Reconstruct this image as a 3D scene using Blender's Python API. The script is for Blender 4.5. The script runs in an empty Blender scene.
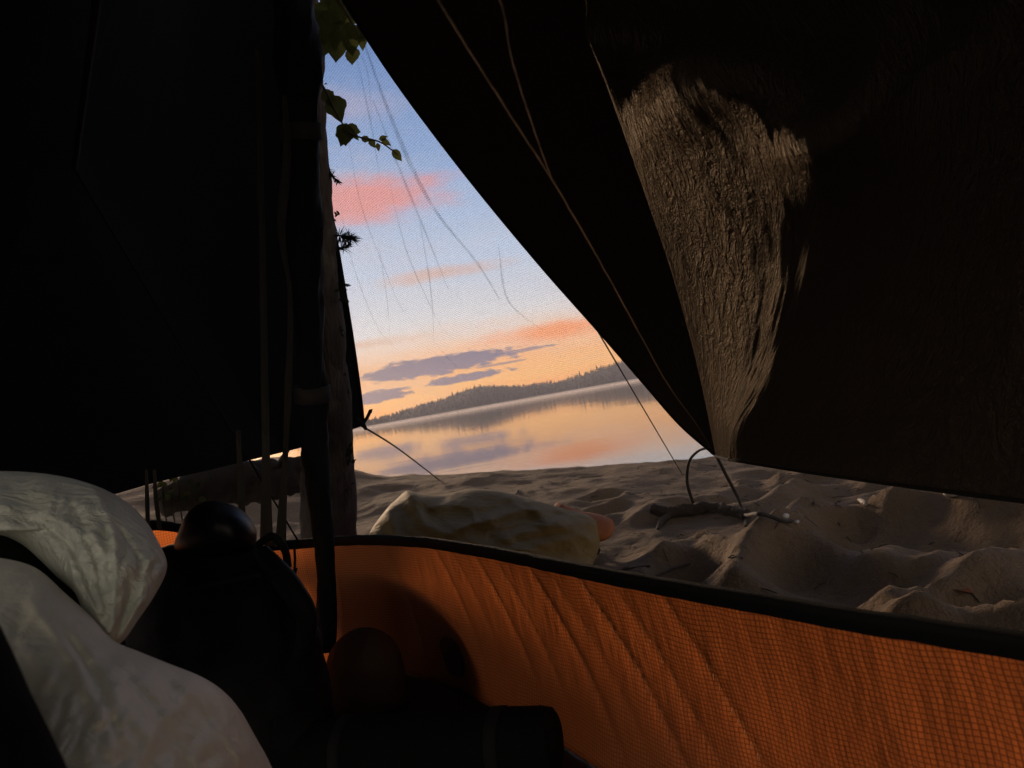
import bpy, math, random
from mathutils import Vector, Matrix, noise

random.seed(11)
R = math.radians
SC = bpy.context.scene
COL = SC.collection

# ------------------------------------------------------------------ camera
F = 769.0
CAM = Vector((0, 0, 0.60))
PITCH, ROLL = R(1.27), R(10.0)
fwd = Vector((0, math.cos(PITCH), math.sin(PITCH)))
X0 = Vector((1, 0, 0)); U0 = Vector((0, -math.sin(PITCH), math.cos(PITCH)))
rgt = math.cos(ROLL) * X0 - math.sin(ROLL) * U0
upv = math.sin(ROLL) * X0 + math.cos(ROLL) * U0
cd = bpy.data.cameras.new('camera'); cam = bpy.data.objects.new('camera', cd); COL.objects.link(cam)
cam.matrix_world = Matrix(((rgt.x, upv.x, -fwd.x, CAM.x), (rgt.y, upv.y, -fwd.y, CAM.y), (rgt.z, upv.z, -fwd.z, CAM.z), (0, 0, 0, 1)))
cd.sensor_width = 36; cd.lens = 36 * F / 1024.0
cd.clip_start = 0.02; cd.clip_end = 6000
cd.dof.use_dof = True; cd.dof.focus_distance = 2.0; cd.dof.aperture_fstop = 10.0
SC.camera = cam

def ray(px, py):
    return fwd + rgt * ((px - 512) / F) + upv * (-(py - 384) / F)
def at(px, py, Y):                       # point seen at a pixel, at distance Y along the tent
    d = ray(px, py); return CAM + d * (Y / d.y)
def at_z(px, py, z):
    d = ray(px, py); return CAM + d * ((z - CAM.z) / d.z)

# ------------------------------------------------------------------ helpers
def sm(a, b, x):
    t = max(0.0, min(1.0, (x - a) / (b - a))); return t * t * (3 - 2 * t)
def lerp(a, b, t): return a + (b - a) * t
def interp(pts, x):
    if x <= pts[0][0]: return pts[0][1]
    for (x0, y0), (x1, y1) in zip(pts, pts[1:]):
        if x <= x1: return y0 + (y1 - y0) * (x - x0) / (x1 - x0)
    return pts[-1][1]
def nz(x, y, z=0.0): return noise.noise(Vector((x, y, z)))
def fbm(x, y, z=0.0, o=4):
    s, a = 0.0, 1.0
    for _ in range(o):
        s += a * noise.noise(Vector((x, y, z))); x *= 2.03; y *= 2.03; z += 3.7; a *= .5
    return s
def catmull(P, n, closed=False):
    """P list of Vectors -> n points spread evenly along a Catmull-Rom curve"""
    m = len(P); dense = []
    segs = m if closed else m - 1
    for i in range(segs):
        if closed: p0, p1, p2, p3 = P[(i-1) % m], P[i], P[(i+1) % m], P[(i+2) % m]
        else: p0, p1, p2, p3 = P[max(i-1, 0)], P[i], P[i+1], P[min(i+2, m-1)]
        for k in range(24):
            t = k / 24
            dense.append(0.5 * ((2*p1) + (p2-p0)*t + (2*p0-5*p1+4*p2-p3)*t*t + (3*p1-p0-3*p2+p3)*t**3))
    dense.append(P[0] if closed else P[-1])
    L = [0.0]
    for a, b in zip(dense, dense[1:]): L.append(L[-1] + (b-a).length)
    out, j = [], 0
    cnt = n if closed else n - 1
    for i in range(n):
        s = L[-1] * i / cnt
        while j < len(L) - 2 and L[j+1] < s: j += 1
        d = L[j+1] - L[j]
        out.append(dense[j].lerp(dense[j+1], 0 if d == 0 else min(1, (s - L[j]) / d)))
    return out

def mesh(name, V, Fc, mat=None, parent=None, smooth=True, uv=None):
    me = bpy.data.meshes.new(name)
    me.from_pydata([tuple(v) for v in V], [], Fc); me.update()
    if uv:
        l = me.uv_layers.new(name='UVMap')
        for p in me.polygons:
            for li in p.loop_indices: l.data[li].uv = uv[me.loops[li].vertex_index]
    if smooth: me.polygons.foreach_set('use_smooth', [True] * len(me.polygons))
    o = bpy.data.objects.new(name, me); COL.objects.link(o)
    if mat: me.materials.append(mat)
    if parent: o.parent = parent; o.matrix_parent_inverse = parent.matrix_basis.inverted()
    return o
def solid(o, t, offset=0):
    m = o.modifiers.new('thickness', 'SOLIDIFY'); m.thickness = t; m.offset = offset
    return o
def subd(o, n=1):
    m = o.modifiers.new('smooth', 'SUBSURF'); m.levels = n; m.render_levels = n
    return o
def tag(o, label, cat, group=None, kind=None):
    o['label'] = label; o['category'] = cat
    if group: o['group'] = group
    if kind: o['kind'] = kind
    return o
def empty(name, loc, label, cat, group=None):
    o = bpy.data.objects.new(name, None); COL.objects.link(o); o.location = loc; o.empty_display_size = .1
    return tag(o, label, cat, group)
def grid(rows, closed=False):
    V = [p for r in rows for p in r]; n = len(rows[0]); Fc = []
    for i in range(len(rows) - 1):
        for j in range(n if closed else n - 1):
            k = (j + 1) % n
            Fc.append((i*n + j, i*n + k, (i+1)*n + k, (i+1)*n + j))
    return V, Fc
def tube_geo(P, rad, seg=8, V=None, Fc=None, jag=0.0, seed=0.0):
    V = [] if V is None else V; Fc = [] if Fc is None else Fc
    n = len(P); base = len(V); prev = None
    for i, p in enumerate(P):
        t = (P[min(i+1, n-1)] - P[max(i-1, 0)]).normalized()
        if prev is None: a = t.orthogonal().normalized()
        else: a = (prev - t * prev.dot(t)).normalized()
        prev = a; b = t.cross(a)
        r = rad[i] if isinstance(rad, (list, tuple)) else rad
        for s in range(seg):
            an = 2*math.pi*s/seg
            dirv = a*math.cos(an) + b*math.sin(an)
            rr = r
            if jag: rr = r * (1 + jag * fbm(dirv.x*1.7 + seed, dirv.y*1.7 + i*.23, dirv.z*1.7 + seed, 3))
            V.append(p + dirv * rr)
    for i in range(n - 1):
        for s in range(seg):
            k = (s+1) % seg
            Fc.append((base+i*seg+s, base+i*seg+k, base+(i+1)*seg+k, base+(i+1)*seg+s))
    Fc.append(tuple(base + s for s in range(seg))[::-1]); Fc.append(tuple(base+(n-1)*seg+s for s in range(seg)))
    return V, Fc
def tube(name, P, rad, mat, parent=None, seg=8, n=None, jag=0.0, seed=0.0):
    if n: P = catmull(P, n)
    if isinstance(rad, (list, tuple)) and len(rad) != len(P):
        m = len(rad); rad = [interp([(k/(m-1), rad[k]) for k in range(m)], i/(len(P)-1)) for i in range(len(P))]
    V, Fc = tube_geo(P, rad, seg, jag=jag, seed=seed)
    return mesh(name, V, Fc, mat, parent)
def ribbon(P, width, side, n=40):
    """flat strip along P; width number or list of (t,width)"""
    P = catmull(P, n); rows = []
    for i, p in enumerate(P):
        w = width if not isinstance(width, list) else interp(width, i/(n-1))
        sd = side(i/(n-1)) if callable(side) else side
        rows.append([p - sd*w/2, p - sd*w*.17 , p + sd*w*.17, p + sd*w/2])
    return grid(rows)

# ------------------------------------------------------------------ node helpers
class NT:
    def __init__(s, tree): s.t = tree; s.n = tree.nodes; s.l = tree.links
    def add(s, typ, **k):
        nd = s.n.new(typ)
        for a, v in k.items(): setattr(nd, a, v)
        return nd
    def put(s, sock, v):
        if isinstance(v, bpy.types.NodeSocket): s.l.new(v, sock)
        elif v is not None: sock.default_value = v
    def m(s, op, a, b=None, c=None, clamp=False):
        nd = s.add('ShaderNodeMath', operation=op, use_clamp=clamp)
        s.put(nd.inputs[0], a)
        if b is not None: s.put(nd.inputs[1], b)
        if c is not None: s.put(nd.inputs[2], c)
        return nd.outputs[0]
    def mix(s, f, a, b, blend='MIX'):
        nd = s.add('ShaderNodeMix', data_type='RGBA', blend_type=blend)
        s.put(nd.inputs[0], f); s.put(nd.inputs[6], a); s.put(nd.inputs[7], b)
        return nd.outputs[2]
    def noise(s, vec, scale, detail=4, rough=.55, dist=0.0):
        nd = s.add('ShaderNodeTexNoise'); s.put(nd.inputs['Vector'], vec)
        nd.inputs['Scale'].default_value = scale; nd.inputs['Detail'].default_value = detail
        nd.inputs['Roughness'].default_value = rough; nd.inputs['Distortion'].default_value = dist
        return nd.outputs['Fac']
    def map(s, vec, scale=(1,1,1), rot=(0,0,0), loc=(0,0,0)):
        nd = s.add('ShaderNodeMapping'); s.put(nd.inputs[0], vec)
        nd.inputs['Scale'].default_value = scale; nd.inputs['Rotation'].default_value = rot; nd.inputs['Location'].default_value = loc
        return nd.outputs[0]
    def ramp(s, f, stops):
        nd = s.add('ShaderNodeValToRGB'); s.put(nd.inputs[0], f); e = nd.color_ramp.elements
        while len(e) > 1: e.remove(e[-1])
        e[0].position = stops[0][0]; e[0].color = stops[0][1]
        for p, c in stops[1:]:
            x = e.new(p); x.color = c
        return nd.outputs[0]
    def bump(s, h, strength=.5, dist=.01, normal=None):
        nd = s.add('ShaderNodeBump'); s.put(nd.inputs['Height'], h)
        nd.inputs['Strength'].default_value = strength; nd.inputs['Distance'].default_value = dist
        if normal is not None: s.put(nd.inputs['Normal'], normal)
        return nd.outputs[0]
def g(v): return (v, v, v, 1)
def c4(r, gg, b): return (r, gg, b, 1)
def srgb(r, gg, b):
    f = lambda x: (x/255/12.92 if x/255 <= .04045 else ((x/255+.055)/1.055)**2.4)
    return (f(r), f(gg), f(b), 1)
def newmat(name):
    m = bpy.data.materials.new(name); m.use_nodes = True; m.node_tree.nodes.clear()
    t = NT(m.node_tree); out = t.add('ShaderNodeOutputMaterial')
    return m, t, out
def principled(name, color, rough=.7, spec=.4, bump=None, var=0.0, vscale=8, metal=0, sheen=0, coat=0):
    m, t, out = newmat(name)
    p = t.add('ShaderNodeBsdfPrincipled'); t.l.new(p.outputs[0], out.inputs[0])
    tc = t.add('ShaderNodeTexCoord').outputs['Object']
    if var:
        f = t.noise(tc, vscale, 5)
        col = t.mix(f, c4(*[x*(1-var) for x in color]), c4(*[min(1, x*(1+var)) for x in color]))
        t.put(p.inputs['Base Color'], col)
    else: p.inputs['Base Color'].default_value = c4(*color)
    p.inputs['Roughness'].default_value = rough; p.inputs['Specular IOR Level'].default_value = spec
    p.inputs['Metallic'].default_value = metal; p.inputs['Sheen Weight'].default_value = sheen; p.inputs['Coat Weight'].default_value = coat
    if bump:
        h = t.noise(tc, bump[0], 5, .6)
        t.l.new(t.bump(h, bump[1], bump[2]), p.inputs['Normal'])
    return m

# ------------------------------------------------------------------ world
SUN_AZ, SUN_EL = R(-20), R(8.0)
w = bpy.data.worlds.new('World'); SC.world = w; w.use_nodes = True
t = NT(w.node_tree); t.n.clear()
out = t.add('ShaderNodeOutputWorld'); bg = t.add('ShaderNodeBackground'); t.l.new(bg.outputs[0], out.inputs[0])
gen = t.add('ShaderNodeTexCoord').outputs['Generated']
sep = t.add('ShaderNodeSeparateXYZ'); t.l.new(gen, sep.inputs[0])
el = t.m('MULTIPLY', t.m('ARCSINE', t.m('MAXIMUM', t.m('MINIMUM', sep.outputs[2], 1.0), -1.0)), 180/math.pi)     # degrees
az = t.m('MULTIPLY', t.m('ARCTAN2', sep.outputs[0], sep.outputs[1]), 180/math.pi)
comb = t.add('ShaderNodeCombineXYZ'); t.l.new(az, comb.inputs[0]); t.l.new(el, comb.inputs[1]); ae = comb.outputs[0]
wob = t.noise(t.map(ae, (.10, .35, 1)), 1.0, 5, .6)
elw = t.m('ADD', el, t.m('MULTIPLY', t.m('SUBTRACT', wob, .5), 3.2))
f = t.m('DIVIDE', t.m('MAXIMUM', elw, 0.0), 90.0)
sunset = t.ramp(f, [(0, srgb(255,156,76)), (1.8/90, srgb(255,182,100)), (3.2/90, srgb(255,178,106)), (4.8/90, srgb(242,204,180)), (6.5/90, srgb(224,222,226)),
                    (11/90, srgb(200,216,242)), (18/90, srgb(152,182,228)), (26/90, srgb(110,146,202)), (34/90, srgb(92,112,160)), (50/90, srgb(60,68,90)), (1, srgb(54,60,76))])
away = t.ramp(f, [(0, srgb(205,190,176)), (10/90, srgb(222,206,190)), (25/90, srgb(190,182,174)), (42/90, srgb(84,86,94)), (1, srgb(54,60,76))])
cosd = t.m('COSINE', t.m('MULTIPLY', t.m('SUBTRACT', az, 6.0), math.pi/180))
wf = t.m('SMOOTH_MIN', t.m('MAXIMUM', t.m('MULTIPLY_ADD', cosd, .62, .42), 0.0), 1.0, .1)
lo_boost = t.add('ShaderNodeMapRange', interpolation_type='SMOOTHSTEP'); t.l.new(el, lo_boost.inputs[0])
for q, v in ((1, 11.0), (2, 1.0), (3, 1.12), (4, 1.42)): lo_boost.inputs[q].default_value = v
sv = t.add('ShaderNodeVectorMath', operation='SCALE'); t.l.new(sunset, sv.inputs[0]); t.l.new(lo_boost.outputs[0], sv.inputs['Scale'])
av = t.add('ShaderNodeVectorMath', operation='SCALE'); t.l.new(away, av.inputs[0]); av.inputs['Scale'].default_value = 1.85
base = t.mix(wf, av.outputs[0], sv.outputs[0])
def blob_mask(a0, e0, wa, we, amp, soft=.35, nscale=.5, seed=0.0):
    """ragged elongated cloud around azimuth a0, elevation e0 (degrees)"""
    n1 = t.m('MULTIPLY', t.m('SUBTRACT', t.noise(t.map(ae, (nscale*.55, nscale*1.7, 1), loc=(seed, seed*1.7, seed)), 1.0, 6, .62), .5), amp)
    da = t.m('DIVIDE', t.m('SUBTRACT', az, a0), wa); de = t.m('DIVIDE', t.m('SUBTRACT', el, e0), we)
    rr = t.m('SQRT', t.m('ADD', t.m('MULTIPLY', da, da), t.m('MULTIPLY', de, de)))
    v = t.m('DIVIDE', t.m('SUBTRACT', t.m('ADD', 1.0, n1), rr), soft)
    mr = t.add('ShaderNodeMapRange', interpolation_type='SMOOTHSTEP'); t.l.new(v, mr.inputs[0])
    return mr.outputs[0]
colr = base
# thin high veil
veil = t.noise(t.map(ae, (.07, .22, 1), rot=(0,0,.25)), 1.0, 6, .6)
vm = t.add('ShaderNodeMapRange', interpolation_type='SMOOTHSTEP'); t.l.new(veil, vm.inputs[0]); vm.inputs[1].default_value = .47; vm.inputs[2].default_value = .75
colr = t.mix(t.m('MULTIPLY', vm.outputs[0], .42), colr, srgb(226,214,220))
def cloud(colr, mask, color, op): return t.mix(t.m('MULTIPLY', mask, op), colr, color)
colr = cloud(colr, blob_mask(-9.0, 16.2, 8.5, 2.3, 1.3, .75, .30, 3), srgb(252,166,162), .95)
colr = cloud(colr, blob_mask(-9.0, 22.5, 6, 2.0, 1.5, 1.0, .3, 9), srgb(205,190,210), .5)
colr = cloud(colr, blob_mask(-4, 10.2, 6, .8, 1.6, 1.0, .35, 5), srgb(244,192,172), .7)
colr = cloud(colr, blob_mask(3.5, 4.6, 8, 1.2, 1.6, 1.0, .4, 12), srgb(285,160,80), .85)
colr = cloud(colr, blob_mask(-12, 6.0, 7, .6, 1.6, 1.0, .4, 22), srgb(246,186,150), .7)
for a, e, wa, we, sd, op in ((-5.4, 3.6, 6.6, .80, 1.0, .97), (-10.2, 2.05, 3.0, .50, 7.0, .97), (-3.2, 2.35, 3.6, .34, 14.0, .97), (1.0, 3.6, 3.2, .16, 30.0, .75), (-.5, 2.9, 2.4, .10, 37.0, .7),
                         (28, 6, 12, 1.2, 45.0, .7), (-40, 7, 16, 1.6, 51.0, .8)):
    colr = cloud(colr, blob_mask(a, e, wa, we, 1.6, .28, 1.6, sd), srgb(92,98,148), op)
# below the horizon: dull
colr = t.mix(t.m('LESS_THAN', el, -0.5), colr, srgb(110,95,90))
sky = t.add('ShaderNodeTexSky', sky_type='NISHITA'); sky.sun_disc = False; sky.sun_elevation = SUN_EL; sky.sun_rotation = SUN_AZ
sk = t.mix(1.0, sky.outputs[0], g(.05), 'MULTIPLY')
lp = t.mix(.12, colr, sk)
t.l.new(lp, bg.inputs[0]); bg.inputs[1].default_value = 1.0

sd = bpy.data.lights.new('sun', 'SUN'); sun = bpy.data.objects.new('sun', sd); COL.objects.link(sun)
sd.energy = 4.6; sd.angle = R(8); sd.color = (1.0, .70, .45)
sdir = Vector((math.sin(SUN_AZ)*math.cos(SUN_EL), math.cos(SUN_AZ)*math.cos(SUN_EL), math.sin(SUN_EL)))
sun.rotation_euler = (-sdir).to_track_quat('-Z', 'Y').to_euler()
SC.view_settings.view_transform = 'Standard'; SC.view_settings.look = 'None'; SC.view_settings.exposure = 0; SC.view_settings.gamma = 1

# ------------------------------------------------------------------ materials
def sand_mat():
    m, t, out = newmat('damp_sand'); p = t.add('ShaderNodeBsdfPrincipled'); t.l.new(p.outputs[0], out.inputs[0])
    tc = t.add('ShaderNodeTexCoord').outputs['Object']
    n1 = t.noise(tc, 2.2, 6, .6); n2 = t.noise(tc, 160, 3, .7); n3 = t.noise(tc, 23, 5, .65)
    col = t.mix(n1, c4(.125,.082,.048), c4(.225,.150,.088))
    col = t.mix(t.m('MULTIPLY', n3, .55), col, c4(.09,.062,.043))
    sp = t.add('ShaderNodeMapRange'); t.l.new(n2, sp.inputs[0]); sp.inputs[1].default_value = .62; sp.inputs[2].default_value = .72
    col = t.mix(t.m('MULTIPLY', sp.outputs[0], .5), col, c4(.07,.055,.045))
    t.put(p.inputs['Base Color'], col); p.inputs['Roughness'].default_value = .92; p.inputs['Specular IOR Level'].default_value = .2
    n4 = t.noise(tc, 62, 4, .7); b1 = t.bump(n4, .6, .010, t.bump(n3, .7, .03)); b2 = t.bump(n2, .6, .006, b1); t.l.new(b2, p.inputs['Normal'])
    return m
def water_mat():
    m, t, out = newmat('lake_water'); p = t.add('ShaderNodeBsdfPrincipled'); t.l.new(p.outputs[0], out.inputs[0])
    tc = t.add('ShaderNodeTexCoord').outputs['Object']
    p.inputs['Base Color'].default_value = c4(.03,.035,.04); p.inputs['Roughness'].default_value = .045; p.inputs['IOR'].default_value = 2.5
    p.inputs['Specular IOR Level'].default_value = .8
    a = t.noise(t.map(tc, (.35, .9, 1), rot=(0,0,.25)), 1.0, 3, .5); b = t.noise(t.map(tc, (.03, .10, 1), rot=(0,0,-.1)), 1.0, 3, .5)
    n = t.bump(a, .14, .02); n = t.bump(b, .09, .12, n); t.l.new(n, p.inputs['Normal'])
    return m
def tarp_mat():
    m, t, out = newmat('dark_olive_ripstop'); p = t.add('ShaderNodeBsdfDiffuse'); gls = t.add('ShaderNodeBsdfGlossy'); gls.inputs[0].default_value = c4(.8,.7,.58); gls.inputs[1].default_value = .5
    uv = t.add('ShaderNodeTexCoord').outputs['UV']
    n1 = t.noise(t.map(uv, (46, 15, 1), rot=(0,0,.45)), 1.0, 4, .6, .6)
    n2 = t.noise(t.map(uv, (120, 52, 1), rot=(0,0,.3)), 1.0, 3, .6, .4)
    r1 = t.m('POWER', t.m('ABSOLUTE', t.m('SUBTRACT', n1, .5)), .7); r2 = t.m('ABSOLUTE', t.m('SUBTRACT', n2, .5))
    h = t.m('ADD', t.m('MULTIPLY', r1, 1.0), t.m('MULTIPLY', r2, .55))
    p.inputs[0].default_value = c4(.060,.041,.027)
    t.l.new(t.bump(h, 1.0, .065), p.inputs['Normal'])
    t.l.new(p.inputs['Normal'].links[0].from_socket, gls.inputs['Normal']); pg = t.add('ShaderNodeMixShader'); pg.inputs[0].default_value = .02; t.l.new(p.outputs[0], pg.inputs[1]); t.l.new(gls.outputs[0], pg.inputs[2])
    # stitched seams where the cloth lets light through
    s = t.add('ShaderNodeSeparateXYZ'); t.l.new(uv, s.inputs[0]); u, v = s.outputs[0], s.outputs[1]
    wob = t.m('MULTIPLY', t.m('SUBTRACT', t.noise(t.map(uv, (9, 9, 1)), 1.0, 4), .5), .010)
    def seamline(u0, wd):
        d = t.m('ABSOLUTE', t.m('SUBTRACT', t.m('ADD', u, wob), u0))
        mr = t.add('ShaderNodeMapRange', interpolation_type='SMOOTHSTEP'); t.l.new(d, mr.inputs[0]); mr.inputs[1].default_value = wd; mr.inputs[2].default_value = 0.0
        return mr.outputs[0]
    a = seamline(.22, .0065)
    vj = .84; tt = t.m('DIVIDE', t.m('SUBTRACT', v, vj), .50)
    b = t.m('MULTIPLY', seamline(t.m('MULTIPLY_ADD', tt, .14, .22), .005), t.m('GREATER_THAN', v, vj))
    fr = t.m('MULTIPLY', t.noise(t.map(uv, (120, 22, 1)), 1.0, 4), 1.9)
    mask = t.m('MULTIPLY', t.m('MAXIMUM', a, b), fr, clamp=True)
    tr = t.add('ShaderNodeBsdfTranslucent'); tr.inputs[0].default_value = c4(.42,.34,.26)
    mx = t.add('ShaderNodeMixShader'); t.l.new(t.m('MULTIPLY_ADD', mask, .55, .010), mx.inputs[0]); t.l.new(pg.outputs[0], mx.inputs[1]); t.l.new(tr.outputs[0], mx.inputs[2])
    t.l.new(mx.outputs[0], out.inputs[0])
    return m
def shaded_tarp_mat():
    m, t, out = newmat('shaded_olive_tarp'); p = t.add('ShaderNodeBsdfPrincipled'); t.l.new(p.outputs[0], out.inputs[0])
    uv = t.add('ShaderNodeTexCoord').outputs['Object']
    p.inputs['Base Color'].default_value = c4(.0025,.0024,.0022); p.inputs['Roughness'].default_value = .9; p.inputs['Specular IOR Level'].default_value = .05  # near-black copy of the tarp cloth, left panel's shade put into its colour
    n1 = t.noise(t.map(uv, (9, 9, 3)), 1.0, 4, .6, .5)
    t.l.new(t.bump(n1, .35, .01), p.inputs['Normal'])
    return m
def orange_mat():
    m, t, out = newmat('orange_ripstop')
    uv = t.add('ShaderNodeTexCoord').outputs['UV']
    w1 = t.noise(uv, 6.0, 2)
    wv = t.add('ShaderNodeVectorMath', operation='ADD'); t.l.new(uv, wv.inputs[0])
    ofs = t.add('ShaderNodeCombineXYZ'); k = t.m('MULTIPLY', t.m('SUBTRACT', w1, .5), .03); t.l.new(k, ofs.inputs[0]); t.l.new(k, ofs.inputs[1]); t.l.new(ofs.outputs[0], wv.inputs[1])
    s = t.add('ShaderNodeSeparateXYZ'); t.l.new(wv.outputs[0], s.inputs[0])
    def line(v, sp, wd):
        fr = t.m('FRACT', t.m('DIVIDE', v, sp)); d = t.m('ABSOLUTE', t.m('SUBTRACT', fr, .5))
        mr = t.add('ShaderNodeMapRange', interpolation_type='SMOOTHSTEP'); t.l.new(d, mr.inputs[0]); mr.inputs[1].default_value = wd; mr.inputs[2].default_value = 0.0
        return mr.outputs[0]
    ln = t.m('MAXIMUM', line(s.outputs[0], .0062, .17), line(s.outputs[1], .0062, .17))
    cl = t.noise(uv, 14, 4)
    base = t.mix(cl, c4(.80,.405,.20), c4(.85,.46,.235))
    col = t.mix(t.m('MULTIPLY', ln, .58), base, c4(.24,.09,.035))
    tr = t.add('ShaderNodeBsdfTranslucent'); df = t.add('ShaderNodeBsdfDiffuse'); gl = t.add('ShaderNodeBsdfGlossy')
    t.l.new(col, tr.inputs[0]); dcol = t.mix(1.0, col, g(.30), 'MULTIPLY'); t.l.new(dcol, df.inputs[0]); gl.inputs[0].default_value = g(.5); gl.inputs[1].default_value = .45
    hb = t.m('ADD', t.m('MULTIPLY', t.noise(t.map(uv, (30, 9, 1), rot=(0,0,-.6)), 1.0, 4), .012), t.m('MULTIPLY', ln, .0006))
    b = t.bump(hb, .35, 1.0)
    for nd in (tr, df, gl): t.l.new(b, nd.inputs['Normal'])
    m1 = t.add('ShaderNodeMixShader'); m1.inputs[0].default_value = .20; t.l.new(tr.outputs[0], m1.inputs[1]); t.l.new(df.outputs[0], m1.inputs[2])
    m2 = t.add('ShaderNodeMixShader'); m2.inputs[0].default_value = .02; t.l.new(m1.outputs[0], m2.inputs[1]); t.l.new(gl.outputs[0], m2.inputs[2])
    t.l.new(m2.outputs[0], out.inputs[0])
    return m
def net_mat(name, sp=.0024, wd=.15, tone=.05):
    m, t, out = newmat(name)
    uv = t.add('ShaderNodeTexCoord').outputs['UV']
    s = t.add('ShaderNodeSeparateXYZ'); t.l.new(uv, s.inputs[0])
    def line(v, sp):
        fr = t.m('FRACT', t.m('DIVIDE', v, sp)); d = t.m('ABSOLUTE', t.m('SUBTRACT', fr, .5))
        return t.m('LESS_THAN', d, wd/2)
    a = t.m('MAXIMUM', line(s.outputs[0], sp), line(s.outputs[1], sp*1.15))
    df0 = t.add('ShaderNodeBsdfDiffuse'); df0.inputs[0].default_value = g(tone); tl = t.add('ShaderNodeBsdfTranslucent'); tl.inputs[0].default_value = g(.07)
    df = t.add('ShaderNodeMixShader'); df.inputs[0].default_value = .5; t.l.new(df0.outputs[0], df.inputs[1]); t.l.new(tl.outputs[0], df.inputs[2])
    tr = t.add('ShaderNodeBsdfTransparent'); mx = t.add('ShaderNodeMixShader')
    t.l.new(a, mx.inputs[0]); t.l.new(tr.outputs[0], mx.inputs[1]); t.l.new(df.outputs[0], mx.inputs[2]); t.l.new(mx.outputs[0], out.inputs[0])
    return m
def bark_mat():
    m, t, out = newmat('rough_bark'); p = t.add('ShaderNodeBsdfPrincipled'); t.l.new(p.outputs[0], out.inputs[0])
    tc = t.add('ShaderNodeTexCoord').outputs['Object']
    a = t.noise(t.map(tc, (38, 38, 9)), 1.0, 6, .65, .8); b = t.noise(tc, 7, 4)
    mr = t.add('ShaderNodeMapRange', interpolation_type='SMOOTHSTEP'); t.l.new(b, mr.inputs[0]); mr.inputs[1].default_value = .5; mr.inputs[2].default_value = .65
    col = t.mix(a, c4(.012,.009,.007), c4(.075,.052,.036))
    col = t.mix(t.m('MULTIPLY', mr.outputs[0], .7), col, c4(.10,.075,.052))
    t.put(p.inputs['Base Color'], col); p.inputs['Roughness'].default_value = .9; p.inputs['Specular IOR Level'].default_value = .2
    t.l.new(t.bump(a, 1.0, .02), p.inputs['Normal'])
    return m
def leaf_mat(name, col):
    m, t, out = newmat(name)
    tc = t.add('ShaderNodeTexCoord').outputs['Object']
    cc = t.mix(t.noise(tc, 40, 3), c4(*[x*.7 for x in col]), c4(*[x*1.3 for x in col]))
    d = t.add('ShaderNodeBsdfDiffuse'); tr = t.add('ShaderNodeBsdfTranslucent'); t.l.new(cc, d.inputs[0]); t.l.new(cc, tr.inputs[0])
    mx = t.add('ShaderNodeMixShader'); mx.inputs[0].default_value = .45
    t.l.new(d.outputs[0], mx.inputs[1]); t.l.new(tr.outputs[0], mx.inputs[2]); t.l.new(mx.outputs[0], out.inputs[0])
    return m
def satin_mat(name, col, wr=18, st=.5, dist=.012, sheen=.3, rough=.48):
    m, t, out = newmat(name); p = t.add('ShaderNodeBsdfPrincipled'); t.l.new(p.outputs[0], out.inputs[0])
    tc = t.add('ShaderNodeTexCoord').outputs['Object']
    n = t.noise(t.map(tc, (1, 1.6, 1.3), rot=(.4,.7,.3)), wr, 5, .6, .7)
    r = t.m('ABSOLUTE', t.m('SUBTRACT', n, .5))
    v = t.noise(tc, 5, 4)
    t.put(p.inputs['Base Color'], t.mix(v, c4(*[x*.9 for x in col]), c4(*col)))
    p.inputs['Roughness'].default_value = rough; p.inputs['Specular IOR Level'].default_value = .3; p.inputs['Sheen Weight'].default_value = sheen
    fine = t.noise(tc, 900, 2)
    t.l.new(t.bump(fine, .12, .001, t.bump(r, st, dist)), p.inputs['Normal'])
    return m

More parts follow.
